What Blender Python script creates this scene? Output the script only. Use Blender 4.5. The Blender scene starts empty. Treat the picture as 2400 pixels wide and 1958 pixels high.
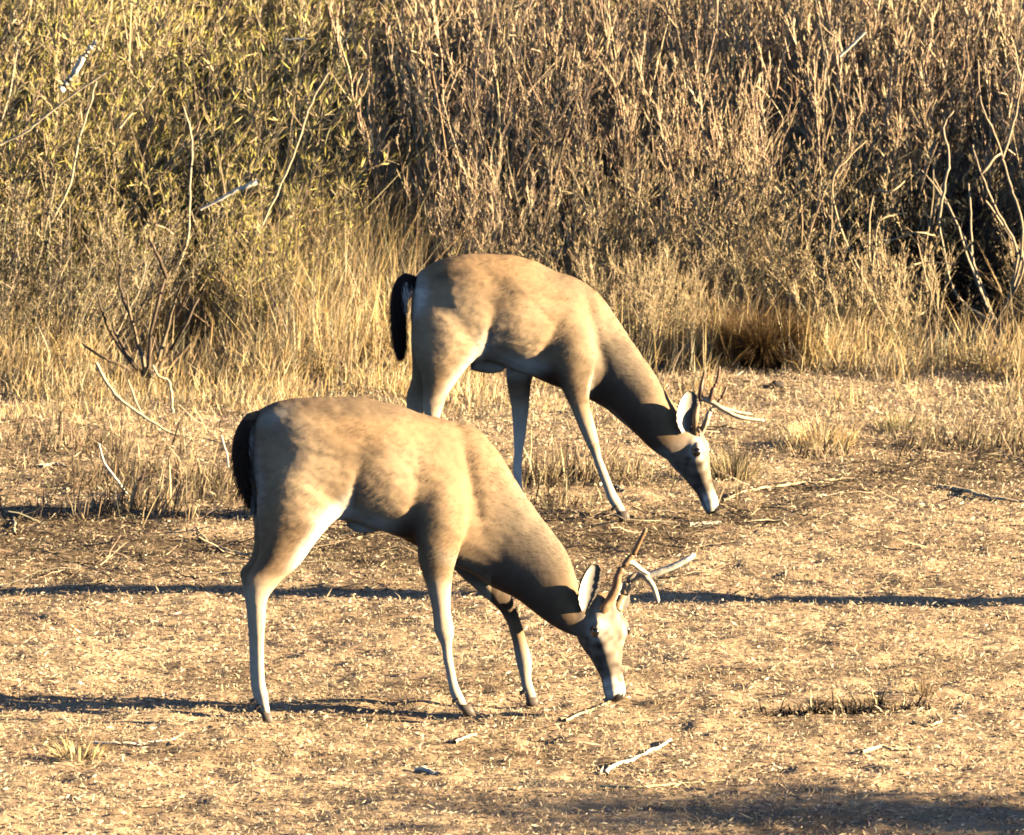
import bpy, math, random
import numpy as np
from mathutils import Vector

# ------------------------------------------------------------------ camera, light, exposure
S = bpy.context.scene
COL = S.collection
R = math.radians
CAM_H, PITCH, F = 4.0, R(7.56), 19128.0            # focal length counted in photo pixels (2400 wide)
cd = bpy.data.cameras.new('camera'); cam = bpy.data.objects.new('camera', cd); COL.objects.link(cam)
cam.location = (0, 0, CAM_H); cam.rotation_euler = (R(90) - PITCH, 0, 0)
cd.sensor_width = 36; cd.lens = 36 / 2 / (1200 / F); cd.clip_start = 0.5; cd.clip_end = 3000
S.camera = cam
cd.dof.use_dof = True; cd.dof.focus_distance = 24.4; cd.dof.aperture_fstop = 20
SUN_EL, SUN_AZ = R(14), R(5.5)                        # sun to the right, a little to the camera's side
W = bpy.data.worlds.new('World'); S.world = W; W.use_nodes = True
nt = W.node_tree; nt.nodes.clear()
sky = nt.nodes.new('ShaderNodeTexSky'); sky.sky_type = 'NISHITA'; sky.sun_disc = False
sky.sun_elevation = SUN_EL; sky.sun_rotation = R(90) + SUN_AZ
sky.dust_density = 0.1; sky.air_density = 0.32; sky.altitude = 1200
bg = nt.nodes.new('ShaderNodeBackground'); bg.inputs['Strength'].default_value = 0.05
wo = nt.nodes.new('ShaderNodeOutputWorld')
nt.links.new(sky.outputs[0], bg.inputs[0]); nt.links.new(bg.outputs[0], wo.inputs[0])
sd = bpy.data.lights.new('sun', 'SUN'); sun = bpy.data.objects.new('sun', sd); COL.objects.link(sun)
sd.energy = 5.0; sd.angle = R(0.5); sd.color = (1.0, 0.80, 0.52)
tosun = Vector((math.cos(SUN_EL) * math.cos(SUN_AZ), -math.cos(SUN_EL) * math.sin(SUN_AZ), math.sin(SUN_EL)))
sun.rotation_euler = tosun.to_track_quat('Z', 'Y').to_euler(); sun.location = (30, -5, 20)
S.view_settings.view_transform = 'Standard'; S.view_settings.look = 'None'
S.view_settings.exposure = 2.62; S.view_settings.gamma = 1.0; S.view_settings.use_curve_mapping = False
S.cycles.max_bounces = 6; S.cycles.diffuse_bounces = 0; S.cycles.use_denoising = True; S.cycles.filter_width = 1.7

rng = np.random.default_rng(11)
random.seed(5)

# ------------------------------------------------------------------ helpers
def ray(px, py):
    dx, dy = (px - 1200) / F, (979 - py) / F
    cp, sp = math.cos(PITCH), math.sin(PITCH)
    return np.array((dx, cp + dy * sp, -sp + dy * cp))
def onground(px, py, z=0.0):
    d = ray(px, py); t = (z - CAM_H) / d[2]
    return np.array((0, 0, CAM_H)) + d * t
def atY(px, py, Y):
    d = ray(px, py)
    return np.array((0, 0, CAM_H)) + d * (Y / d[1])
def project(P):
    cp, sp = math.cos(PITCH), math.sin(PITCH)
    q = P - np.array((0, 0, CAM_H))
    dep = q[:, 1] * cp - q[:, 2] * sp; up = q[:, 1] * sp + q[:, 2] * cp
    return 1200 + F * q[:, 0] / dep, 979 - F * up / dep

def mesh_np(name, V, T, colour=None, smooth=False, per=3):
    me = bpy.data.meshes.new(name)
    V = np.ascontiguousarray(V, np.float32); T = np.ascontiguousarray(T, np.int32)
    me.vertices.add(len(V)); me.vertices.foreach_set('co', V.ravel())
    me.loops.add(T.size); me.loops.foreach_set('vertex_index', T.ravel())
    me.polygons.add(len(T)); me.polygons.foreach_set('loop_start', np.arange(0, T.size, per, dtype=np.int32))
    me.polygons.foreach_set('use_smooth', np.full(len(T), smooth))
    if colour is not None:
        a = me.color_attributes.new('tint', 'FLOAT_COLOR', 'POINT')
        c = np.ones((len(V), 4), np.float32); c[:, :3] = colour
        a.data.foreach_set('color', c.ravel())
    me.update(calc_edges=True)
    return me
def link(name, me, mat=None, parent=None):
    o = bpy.data.objects.new(name, me); COL.objects.link(o)
    if mat is not None and me is not None and not me.materials: me.materials.append(mat)
    if parent is not None: o.parent = parent
    return o
def tag(o, label=None, cat=None, group=None, kind=None):
    for k, v in (('label', label), ('category', cat), ('group', group), ('kind', kind)):
        if v: o[k] = v
    return o
def empty(name, loc, rz=0.0):
    o = bpy.data.objects.new(name, None); COL.objects.link(o)
    o.location = loc; o.rotation_euler = (0, 0, rz); o.empty_display_size = 0.1
    return o
def keep_world(o, parent, loc):            # part vertices are already in world space: store them relative to the base point
    o.data.transform(__import__('mathutils').Matrix.Translation(-Vector(loc)))
    o.parent = parent
def copy_tree(o, parent=None):
    c = o.copy(); COL.objects.link(c)
    if parent is not None: c.parent = parent
    for ch in list(o.children): copy_tree(ch, c)
    return c

def vnoise(x, y, scale, seed=0):
    x = np.asarray(x) / scale; y = np.asarray(y) / scale
    xi = np.floor(x).astype(np.int64); yi = np.floor(y).astype(np.int64); fx = x - xi; fy = y - yi
    fx = fx * fx * (3 - 2 * fx); fy = fy * fy * (3 - 2 * fy)
    def h(a, b):
        n = (a * 374761393 + b * 668265263 + seed * 974711) & 0xffffffff
        n = ((n ^ (n >> 13)) * 1274126177) & 0xffffffff
        return ((n ^ (n >> 16)) & 0xffff) / 65535.0
    return (h(xi, yi) * (1 - fx) + h(xi + 1, yi) * fx) * (1 - fy) + (h(xi, yi + 1) * (1 - fx) + h(xi + 1, yi + 1) * fx) * fy
def sm(a, b, x):
    t = np.clip((np.asarray(x) - a) / (b - a), 0, 1); return t * t * (3 - 2 * t)

def ground_z(x, y):
    x = np.asarray(x, float); y = np.asarray(y, float)
    z = (vnoise(x, y, 0.9, 1) - .5) * .020 + (vnoise(x, y, .27, 2) - .5) * .014 + (vnoise(x, y, .09, 3) - .5) * .014
    z = z + (vnoise(x, y, .045, 4) - .5) * .010
    g = onground(1985, 1655)                                     # a low hummock with a scraped edge, right foreground
    u = (x - g[0]) / .19; yl = g[1] + .03 + .05 * u + .018 * np.sin(x * 31)
    z = z + .012 * sm(0, .026, y - yl) * np.exp(-np.clip(y - yl, 0, 9) / .22) * np.exp(-u ** 4)
    z = z + sm(45, 220, y) * 22 + sm(60, 250, np.abs(x)) * 10
    return z

def tubes(P, Rr, sides=3):
    """P (n,k,3), Rr (n,k) -> closed-ish prism strips"""
    n, k, _ = P.shape
    T = np.gradient(P, axis=1); T /= np.linalg.norm(T, axis=2, keepdims=True) + 1e-9
    ref = np.where(np.abs(T[..., 2:3]) > .8, np.array((1., 0, 0)), np.array((0, 0, 1.)))
    A = np.cross(T, ref); A /= np.linalg.norm(A, axis=2, keepdims=True) + 1e-9
    B = np.cross(T, A)
    ang = np.arange(sides) * 2 * math.pi / sides
    V = P[:, :, None, :] + Rr[:, :, None, None] * (A[:, :, None, :] * np.cos(ang)[None, None, :, None] + B[:, :, None, :] * np.sin(ang)[None, None, :, None])
    V = V.reshape(-1, 3)
    base = (np.arange(n) * k * sides)[:, None, None] + (np.arange(k - 1) * sides)[None, :, None] + np.arange(sides)[None, None, :]
    nxt = (np.arange(n) * k * sides)[:, None, None] + (np.arange(k - 1) * sides)[None, :, None] + ((np.arange(sides) + 1) % sides)[None, None, :]
    a, b, c, d = base, nxt, nxt + sides, base + sides
    T3 = np.concatenate([np.stack([a, b, c], -1).reshape(-1, 3), np.stack([a, c, d], -1).reshape(-1, 3)])
    return V, T3
def join(parts):
    Vs, Ts, Cs, o = [], [], [], 0
    for V, T, C in parts:
        Vs.append(V); Ts.append(T + o); o += len(V)
        Cs.append(np.broadcast_to(C, (len(V), 3)))
    return np.concatenate(Vs), np.concatenate(Ts), np.concatenate(Cs)
def blades(P, head, length, lean, width, bend, col, tipmul=1.15, rootmul=.8):
    """curved grass blades: five vertices, three triangles each"""
    n = len(P)
    hd = np.stack([np.cos(head), np.sin(head), np.zeros(n)], 1)
    sd_a = head + rng.uniform(0.7, 2.4, n)
    side = np.stack([np.cos(sd_a), np.sin(sd_a), rng.uniform(-.3, .3, n)], 1) * (width / 2)[:, None]
    def pt(t):
        a = lean + bend * t * .5
        return P + length[:, None] * t * (hd * np.sin(a)[:, None] + np.array((0, 0, 1.)) * np.cos(a)[:, None])
    b, m, t = pt(0.), pt(.55), pt(1.)
    V = np.stack([b - side, b + side, m - side * .8, m + side * .8, t], 1).reshape(-1, 3)
    i = (np.arange(n) * 5)[:, None]
    T = np.concatenate([i + np.array((0, 1, 2)), i + np.array((1, 3, 2)), i + np.array((2, 3, 4))])
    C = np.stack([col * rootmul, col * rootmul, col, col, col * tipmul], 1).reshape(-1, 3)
    return V, T, np.clip(C, 0, .9)
def leaves(P, D, L, Wd, col):
    """folded diamond leaves"""
    n = len(P); D = D / (np.linalg.norm(D, axis=1, keepdims=True) + 1e-9)
    r = rng.normal(size=(n, 3)); s = np.cross(D, r); s /= np.linalg.norm(s, axis=1, keepdims=True) + 1e-9
    nrm = np.cross(D, s)
    mid = P + D * (L * .45)[:, None] + nrm * (Wd * .25)[:, None]
    V = np.stack([P, mid - s * (Wd / 2)[:, None], mid + s * (Wd / 2)[:, None], P + D * L[:, None]], 1).reshape(-1, 3)
    i = (np.arange(n) * 4)[:, None]
    T = np.concatenate([i + np.array((0, 2, 1)), i + np.array((1, 2, 3))])
    return V, T, np.repeat(col, 4, axis=0)
def pick(cols, n, jit=.14):
    cols = np.array(cols, float)
    c = cols[rng.integers(0, len(cols), n)]
    return np.clip(c * (1 + rng.normal(0, jit, (n, 1))) * (1 + rng.normal(0, .04, (n, 3))), .004, .9)

# ------------------------------------------------------------------ materials
def mat_tint(name, rough=.8, transl=0.0, noise=0.0, nscale=60, bump=0.0, spec=.25):
    m = bpy.data.materials.new(name); m.use_nodes = True; t = m.node_tree; N = t.nodes; L = t.links
    p = N['Principled BSDF']; p.inputs['Roughness'].default_value = rough; p.inputs['Specular IOR Level'].default_value = spec
    a = N.new('ShaderNodeAttribute'); a.attribute_name = 'tint'
    src = a.outputs['Color']
    if noise:
        tc = N.new('ShaderNodeTexCoord'); nz = N.new('ShaderNodeTexNoise'); nz.inputs['Scale'].default_value = nscale; nz.inputs['Detail'].default_value = 5
        L.new(tc.outputs['Object'], nz.inputs['Vector'])
        mr = N.new('ShaderNodeMapRange'); mr.inputs['To Min'].default_value = 1 - noise; mr.inputs['To Max'].default_value = 1 + noise
        mr.inputs['From Min'].default_value = .25; mr.inputs['From Max'].default_value = .75
        L.new(nz.outputs['Fac'], mr.inputs['Value'])
        mx = N.new('ShaderNodeVectorMath'); mx.operation = 'SCALE'
        L.new(src, mx.inputs[0]); L.new(mr.outputs[0], mx.inputs['Scale']); src = mx.outputs[0]
        if bump:
            b = N.new('ShaderNodeBump'); b.inputs['Strength'].default_value = bump; b.inputs['Distance'].default_value = .004
            L.new(nz.outputs['Fac'], b.inputs['Height']); L.new(b.outputs[0], p.inputs['Normal'])
    L.new(src, p.inputs['Base Color'])
    if transl:
        tr = N.new('ShaderNodeBsdfTranslucent'); L.new(src, tr.inputs['Color'])
        ms = N.new('ShaderNodeMixShader'); ms.inputs[0].default_value = transl
        out = N['Material Output']; L.new(p.outputs[0], ms.inputs[1]); L.new(tr.outputs[0], ms.inputs[2]); L.new(ms.outputs[0], out.inputs['Surface'])
    return m
def mat_plain(name, col, rough=.6, spec=.4):
    m = bpy.data.materials.new(name); m.use_nodes = True; t = m.node_tree; p = t.nodes['Principled BSDF']
    p.inputs['Roughness'].default_value = rough; p.inputs['Specular IOR Level'].default_value = spec
    nz = t.nodes.new('ShaderNodeTexNoise'); nz.inputs['Scale'].default_value = 80
    mx = t.nodes.new('ShaderNodeMix'); mx.data_type = 'RGBA'
    mx.inputs[6].default_value = (*[c * .8 for c in col], 1); mx.inputs[7].default_value = (*[c * 1.15 for c in col], 1)
    t.links.new(nz.outputs['Fac'], mx.inputs[0]); t.links.new(mx.outputs[2], p.inputs['Base Color'])
    return m
M_GRASS = mat_tint('dry_grass', .75, .35)
M_LEAF = mat_tint('leaf', .65, .45)
M_TWIG = mat_tint('twig_bark', .85)
M_WOOD = mat_tint('weathered_wood', .85, 0, .25, 45, .4)
M_COAT = mat_tint('deer_coat', .85, 0, .10, 38, .25, .12)
M_EAR = mat_tint('ear_hair', .9, .12, .12, 60)
M_ANTLER = mat_tint('antler_bone', .5, 0, .25, 50, .4, .4)
M_HOOF = mat_plain('hoof_horn', (.095, .072, .052), .6)
M_EYE = mat_plain('wet_eye', (.008, .006, .005), .22, .6)
M_NOSE = mat_plain('nose_skin', (.016, .013, .012), .45)
M_STONE = mat_plain('dark_stone', (.05, .038, .03), .9)

gm = bpy.data.materials.new('dry_soil'); gm.use_nodes = True; t = gm.node_tree; N = t.nodes; L = t.links
p = N['Principled BSDF']; p.inputs['Roughness'].default_value = .95; p.inputs['Specular IOR Level'].default_value = .1
tc = N.new('ShaderNodeTexCoord')
n1 = N.new('ShaderNodeTexNoise'); n1.inputs['Scale'].default_value = 2.2; n1.inputs['Detail'].default_value = 8; n1.inputs['Roughness'].default_value = .65
n2 = N.new('ShaderNodeTexNoise'); n2.inputs['Scale'].default_value = 55; n2.inputs['Detail'].default_value = 6; n2.inputs['Roughness'].default_value = .7
r1 = N.new('ShaderNodeValToRGB'); e = r1.color_ramp.elements
e[0].position = .34; e[0].color = (.32, .225, .145, 1); e[1].position = .66; e[1].color = (.56, .415, .265, 1)
r2 = N.new('ShaderNodeValToRGB'); e = r2.color_ramp.elements
e[0].position = .36; e[0].color = (.66, .63, .6, 1); e[1].position = .62; e[1].color = (1.25, 1.2, 1.1, 1)
mx = N.new('ShaderNodeMix'); mx.data_type = 'RGBA'; mx.blend_type = 'MULTIPLY'; mx.inputs[0].default_value = 1
for n in (n1, n2): L.new(tc.outputs['Object'], n.inputs['Vector'])
L.new(n1.outputs['Fac'], r1.inputs[0]); L.new(n2.outputs['Fac'], r2.inputs[0])
L.new(r1.outputs[0], mx.inputs[6]); L.new(r2.outputs[0], mx.inputs[7]); at_ = N.new('ShaderNodeAttribute'); at_.attribute_name = 'tint'
m2 = N.new('ShaderNodeMix'); m2.data_type = 'RGBA'; m2.blend_type = 'MULTIPLY'; m2.inputs[0].default_value = 1
L.new(mx.outputs[2], m2.inputs[6]); L.new(at_.outputs['Color'], m2.inputs[7]); L.new(m2.outputs[2], p.inputs['Base Color'])
bp = N.new('ShaderNodeBump'); bp.inputs['Strength'].default_value = .6; bp.inputs['Distance'].default_value = .006
L.new(n2.outputs['Fac'], bp.inputs['Height']); L.new(bp.outputs[0], p.inputs['Normal'])

def dullness(x, y):      # where the litter is darker and twiggier: a belt behind the nearer deer, strips at front
    yc = 27.0 + 1.7 * sm(.2, 1.5, x)
    a = np.exp(-((y - yc) / (.85 - .25 * sm(-.4, .6, x))) ** 2) * sm(.27, .47, vnoise(x, y, .8, 21) * .6 + vnoise(x, y * 2.2, .3, 22) * .4)
    b = sm(.60, .78, vnoise(x, y * 1.8, .45, 23)) * .6
    return np.clip(a * (1.0 - .1 * sm(-.6, .4, x)) + b * .6, 0, 1)

# ------------------------------------------------------------------ ground
def spread(lo, hi, step, far_lo, far_hi):
    mid = np.arange(lo, hi + step / 2, step)
    def out(a, b, s):
        r = []; x = a; st = step
        while abs(x - a) < abs(b - a):
            st = min(st * 1.25, 25); x += s * st; r.append(x)
        return r
    return np.array(out(lo, far_lo, -1)[::-1] + list(mid) + out(hi, far_hi, 1))
xs = spread(-2.6, 2.6, .018, -500, 500); ys = spread(20.6, 31.5, .02, -60, 700)
XX, YY = np.meshgrid(xs, ys)
gv = np.stack([XX, YY, ground_z(XX, YY)], -1).reshape(-1, 3)
nx, ny = len(xs), len(ys)
ii = (np.arange(ny - 1)[:, None] * nx + np.arange(nx - 1)[None, :]).ravel()
gq = np.stack([ii, ii + 1, ii + 1 + nx, ii + nx], 1)
def bankface(x, y):
    b0 = onground(1985, 1655); u = (x - b0[0]) / .19; yl = b0[1] + .03 + .05 * u + .018 * np.sin(x * 31)
    return np.exp(-u ** 4) * sm(-.035, -.012, y - yl) * sm(.05, .028, y - yl)
gt = (1 - .72 * dullness(gv[:, 0], gv[:, 1])) * (1 - .7 * bankface(gv[:, 0], gv[:, 1]))  # bank face term paints that edge's shade into the soil tint
g = link('ground', mesh_np('ground', gv, gq, np.stack([gt, gt, gt], 1), True, 4), gm)
tag(g, 'bare tan soil of the clearing under the deer', 'ground', kind='structure')

# ------------------------------------------------------------------ deer
def catmull(A, m):
    A = np.asarray(A, float); n = len(A); out = []
    for i in range(n - 1):
        p0, p1, p2, p3 = A[max(i - 1, 0)], A[i], A[i + 1], A[min(i + 2, n - 1)]
        for j in range(m):
            t = j / m
            out.append(.5 * (2 * p1 + (p2 - p0) * t + (2 * p0 - 5 * p1 + 4 * p2 - p3) * t * t + (3 * p1 - p0 - 3 * p2 + p3) * t ** 3))
    out.append(A[-1]); return np.array(out)
def ring_mesh(rings):
    k, s, _ = rings.shape
    c0, c1 = rings[0].mean(0), rings[-1].mean(0)
    V = np.concatenate([rings.reshape(-1, 3), c0[None], c1[None]])
    T = []
    for i in range(k - 1):
        for j in range(s):
            a, b = i * s + j, i * s + (j + 1) % s
            T += [(a, b, b + s), (a, b + s, a + s)]
    for j in range(s):
        T.append((k * s, (j + 1) % s, j)); T.append((k * s + 1, (k - 1) * s + j, (k - 1) * s + (j + 1) % s))
    return V, np.array(T)

class Deer:
    def __init__(s, P0, yaw):
        s.P0 = np.array((P0[0], P0[1], 0.)); s.h = np.array((math.cos(yaw), math.sin(yaw), 0)); s.n = np.array((-math.sin(yaw), math.cos(yaw), 0))
        s.vol = []
    def at(s, px, py, lat=0.0):
        d = ray(px, py); C = np.array((0, 0, CAM_H))
        t = (lat - s.n @ (C - s.P0)) / (s.n @ d)
        return C + d * t
    def loft(s, secs, m=4, sides=20, egg=0.0, add=True):
        """secs: (ax,ay,bx,by,halfwidth,lat)"""
        rows = []
        for ax, ay, bx, by, hw, lat in secs:
            A, B = s.at(ax, ay, lat), s.at(bx, by, lat)
            rows.append(np.concatenate([(A + B) / 2, (A - B) / 2, [hw]]))
        rows = catmull(rows, m)
        th = np.arange(sides) * 2 * math.pi / sides
        rings = []
        for r in rows:
            c, a, hw = r[:3], r[3:6], r[6]
            w = hw * (np.sign(np.sin(th)) * np.abs(np.sin(th)) ** np.where((np.cos(th) < 0) & (egg != 0), .58, .85)) * (1 - egg * np.cos(th))
            rings.append(c + np.outer(np.cos(th), a) + np.outer(w, s.n))
        rings = np.array(rings)
        V, T = ring_mesh(rings)
        if add: s.vol.append((V, T, np.zeros(3)))
        return V, T
    def leg(s, secs, lat, **k):
        def slim(l, r, hw):
            f = .82 if hw < .0165 else (.9 if hw < .0178 else 1.0)
            return (l + r) / 2 - (r - l) / 2 * f, (l + r) / 2 + (r - l) / 2 * f, hw * f
        rows = []
        for y, l, r, hw, dl in secs:
            a, b, w = slim(l, r, hw); rows.append((a, y, b, y, w, lat + dl))
        return s.loft(rows, **k)
    def set_head(s, poll, nose_dir, face_dir, scale=1.0, lat=0.0, wide=1.0):
        s.O = s.at(*poll, lat); f = np.array(nose_dir, float); f /= np.linalg.norm(f)
        u = np.array(face_dir, float); u -= (u @ f) * f; u /= np.linalg.norm(u)
        s.f, s.u, s.s, s.k, s.kw = f, u, np.cross(f, u), scale, scale * wide
    def hp(s, t, a, b):                       # head coordinates in metres: along the nose, sideways, up from the face
        return s.O + s.k * s.f * t + s.kw * (s.s * a + s.u * b)
    def head(s):
        #        t     cu     hw    up    down
        st = [(-.055, -.030, .030, .025, .045), (-.035, -.035, .047, .038, .064), (0., -.036, .056, .046, .088), (.035, -.036, .062, .046, .100), (.065, -.036, .065, .046, .096),
              (.095, -.040, .057, .042, .082), (.13, -.046, .044, .036, .060), (.165, -.050, .035, .032, .044), (.2, -.052, .030, .030, .031),
              (.232, -.053, .031, .030, .029), (.258, -.055, .030, .027, .026), (.275, -.058, .021, .018, .018)]
        rows = catmull(np.array(st), 4); th = np.arange(24) * 2 * math.pi / 24; rings = []
        for tt, cu, hw, up, dn in rows:
            c = np.cos(th); v = np.where(c > 0, up * np.abs(c) ** .8, -dn * np.abs(c))
            w = hw * np.sign(np.sin(th)) * np.abs(np.sin(th)) ** .8
            rings.append([s.hp(tt, a, cu + b) for a, b in zip(w, v)])
        V, T = ring_mesh(np.array(rings)); s.vol.append((V, T, np.zeros(3)))
        for sg in (-1, 1):                    # brow ridge over each eye, antler pedicle
            P = np.array([[s.hp(.040, sg * .044, .000), s.hp(.062, sg * .055, -.006), s.hp(.082, sg * .052, -.014)]])
            V, T = tubes(catmull(P[0], 3)[None], np.full((1, 7), .0095) * s.k, 8); s.vol.append((V, T, np.zeros(3)))
    def body(s, base, voxel=.0055):
        V, T, _ = join(s.vol)
        tmp = bpy.data.objects.new('tmp', mesh_np('tmp', V, T)); COL.objects.link(tmp)
        md = tmp.modifiers.new('r', 'REMESH'); md.mode = 'VOXEL'; md.voxel_size = voxel
        ms = tmp.modifiers.new('s', 'SMOOTH'); ms.iterations = 4; ms.factor = .5
        dg = bpy.context.evaluated_depsgraph_get()
        me = bpy.data.meshes.new_from_object(tmp.evaluated_get(dg))
        bpy.data.objects.remove(tmp)
        me.name = 'deer_body'
        me.polygons.foreach_set('use_smooth', np.ones(len(me.polygons), bool))
        s.me = me
        co = np.zeros(len(me.vertices) * 3, np.float32); me.vertices.foreach_get('co', co); s.co = co.reshape(-1, 3).astype(float)
        no = np.zeros(len(me.vertices) * 3, np.float32); me.vertices.foreach_get('normal', no); s.no = no.reshape(-1, 3).astype(float)
        q = s.co - s.O; ht = q @ s.f; ne = len(me.edges); ev = np.zeros(ne * 2, np.int32); me.edges.foreach_get('vertices', ev); ev = ev.reshape(-1, 2)
        a = np.concatenate([ev[:, 0], ev[:, 1]]); b = np.concatenate([ev[:, 1], ev[:, 0]]); deg = np.bincount(a, minlength=len(s.co))[:, None]
        wt = (.6 * sm(.48, .62, s.co[:, 2]) * sm(.02, -.10, ht))[:, None]
        wt = np.maximum(wt, (.6 * sm(.20, .30, s.co[:, 2]) * sm(.0, -.06, ht) * (np.abs(ht) < .35) * (np.linalg.norm(q, axis=1) < .34))[:, None])
        for _ in range(30):
            nb = np.stack([np.bincount(a, s.co[b, c], len(s.co)) for c in range(3)], 1) / np.maximum(deg, 1)
            s.co += wt * (nb - s.co)
        me.vertices.foreach_set('co', s.co.astype(np.float32).ravel()); me.update()
        no = np.zeros(len(me.vertices) * 3, np.float32); me.vertices.foreach_get('normal', no); s.no = no.reshape(-1, 3).astype(float)
        s.px, s.py = project(s.co); s.lat = (s.co - s.P0) @ s.n
        s.col = np.tile(np.array(base, float), (len(s.co), 1))
        q = s.co - s.O; s.ht, s.ha, s.hu = q @ s.f / s.k, q @ s.s / s.kw, q @ s.u / s.kw
    def mixc(s, w, c): s.col += np.clip(w, 0, 1)[:, None] * (np.array(c) - s.col)
    def brush(s, px, py, rx, ry, c, k=1.0, rot=0.0, side=0):
        dx, dy = s.px - px, s.py - py; ca, sa = math.cos(R(rot)), math.sin(R(rot))
        a, b = (dx * ca + dy * sa) / rx, (-dx * sa + dy * ca) / ry
        w = k * np.exp(-(a * a + b * b) ** 1.5)
        w *= ~((s.ht > -.04) & (s.ht < .32) & (np.abs(s.ha) < .085) & (s.hu > -.135) & (s.hu < .06))
        if side: w = w * (s.lat * side > 0)
        s.mixc(w, c)
    def hbrush(s, t, a, b, r, c, k=1.0, both=True):
        for sg in ((-1, 1) if both and a else (1,)):
            d2 = ((s.ht - t) / r[0]) ** 2 + ((s.ha - a * sg) / r[1]) ** 2 + ((s.hu - b) / r[2]) ** 2
            s.mixc(k * np.exp(-d2 ** 1.5), c)
    def dent(s, px, py, rx, ry, depth, rot=0.0):
        dx, dy = s.px - px, s.py - py; ca, sa = math.cos(R(rot)), math.sin(R(rot))
        a, b = (dx * ca + dy * sa) / rx, (-dx * sa + dy * ca) / ry
        near = sm(-.02, -.06, s.lat) * (np.exp(-(a * a + b * b)))
        s.co += s.no * (depth * near)[:, None]
    def fur(s, root, base, n):
        w = np.ones(len(s.co)); hd = s.ht > -.03; i = rng.integers(0, len(s.co), n)
        c = s.co[i]; nn = s.no[i]; head = (s.ht[i] > -.04) & (np.abs(s.ha[i]) < .12); low = s.co[i, 2] < .42
        flow = -s.h * 1.0 + np.array((0, 0, -.55)); fl = np.tile(flow, (n, 1)); fl[head] = s.f * .9 + np.array((0, 0, 0)); fl[low & ~head] = np.array((0, 0, -1.)) - s.h * .2
        neck = (s.lat[i] < 9) & ~head & (s.px[i] > s.neckx) & (c[:, 2] > .25); fl[neck] = -s.h * .5 + np.array((0, 0, .35))
        fl = fl - nn * (fl * nn).sum(1, keepdims=True); fl /= np.linalg.norm(fl, axis=1, keepdims=True) + 1e-6
        d = fl + nn * rng.uniform(.02, .13, (n, 1)) + rng.normal(0, .09, (n, 3)); d /= np.linalg.norm(d, axis=1, keepdims=True)
        L = np.where(head, .007, np.where(low, .008, .017)) * rng.uniform(.6, 1.3, n)
        sd_ = np.cross(d, nn); sd_ /= np.linalg.norm(sd_, axis=1, keepdims=True) + 1e-6; wd = rng.uniform(.0004, .0008, n)[:, None]
        b = c - nn * .0015
        V = np.stack([b - sd_ * wd, b + sd_ * wd, b + d * L[:, None]], 1).reshape(-1, 3)
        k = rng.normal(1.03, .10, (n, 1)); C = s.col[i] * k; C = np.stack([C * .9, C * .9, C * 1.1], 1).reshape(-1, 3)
        me = mesh_np('fur', V, np.arange(3 * n).reshape(-1, 3), np.clip(C, .004, .85), True)
        me.normals_split_custom_set_from_vertices(np.repeat(nn, 3, axis=0).tolist())
        o = link('fur', me, M_COAT); o['kind'] = 'stuff'; keep_world(o, root, base)
    def finish(s, root, base, nfur=190000):
        nzv = (vnoise(s.px, s.py, 34, 5) - .5) * .16 + (vnoise(s.px + s.py * .35, s.py, 11, 6) - .5) * .12
        s.col *= (1 + nzv)[:, None]
        a = s.me.color_attributes.new('tint', 'FLOAT_COLOR', 'POINT')
        c = np.ones((len(s.co), 4), np.float32); c[:, :3] = np.clip(s.col, .004, .85); a.data.foreach_set('color', c.ravel())
        u_, v_ = s.px + s.py * .5, s.py - s.px * .25
        rough = (vnoise(u_ * .6, v_, 44, 81) - .5) * .0045 + (vnoise(u_ * .5, v_, 17, 82) - .5) * .0026 + (vnoise(u_ * .45, v_, 7, 83) - .5) * .0014
        s.co += s.no * (rough * sm(.45, .60, s.co[:, 2]) * sm(.0, -.08, s.ht))[:, None]
        s.me.vertices.foreach_set('co', s.co.astype(np.float32).ravel()); s.me.update()
        s.col = np.clip(s.col, .004, .85)
        o = link('body', s.me, M_COAT); s.fur(root, base, nfur); keep_world(o, root, base)
    def part(s, name, V, T, C, mat, root, base, smooth=True):
        o = link(name, mesh_np(name, V, T, C, smooth), mat); keep_world(o, root, base); return o
    eside = 1
    def ear(s, root, base, a0, a1, facing, width, cup=.42, inner=(.62, .56, .47), outer=(.12, .09, .066)):
        """leaf-shaped cupped ear from point a0 to tip a1, hollow side towards `facing`"""
        ax = a1 - a0; Lg = np.linalg.norm(ax); ax = ax / Lg; fc = np.array(facing, float); fc -= (fc @ ax) * ax; fc /= np.linalg.norm(fc)
        sd_ = np.cross(ax, fc); nu, nv = 14, 11
        us = np.linspace(0, 1, nu); vs = np.linspace(-1, 1, nv)
        front, back, cf, cb = [], [], [], []
        for u in us:
            w = width / 2 * (.20 + .80 * math.sin(math.pi * min(.5, u * .95 + .02))) * (1 if u < .5 else math.sqrt(max(0, 1 - ((u - .5) / .5) ** 2.4)))
            w = max(w, .001) * (1 + .07 * math.sin(u * 37) * (u > .15))
            for v in vs:
                c = a0 + ax * (u * Lg) + sd_ * (w * math.sin(v * 1.25) / math.sin(1.25)) + fc * (cup * w * (v * v) * (1.25 - .5 * u) - .012 * math.sin(math.pi * u))
                front.append(c); back.append(c - fc * (.006 * (1 - v * v) * (1 - .6 * u) + .0015))
                k = abs(v) ** 3; edge = max(k, sm(.86, 1, u)) * .8
                dk = .75 * float(sm(-.15, .35, v * s.eside)) * (1 - .4 * sm(.6, .95, u))  # one half of the hollow darkened to paint its shaded wall
                cc = np.array(inner) * (1 - .75 * dk); cf.append(cc * (1 - edge) + np.array((.06, .045, .035)) * edge); cb.append(outer)
        V = np.array(front + back); C = np.array(cf + cb); T = []; o = nu * nv
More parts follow.
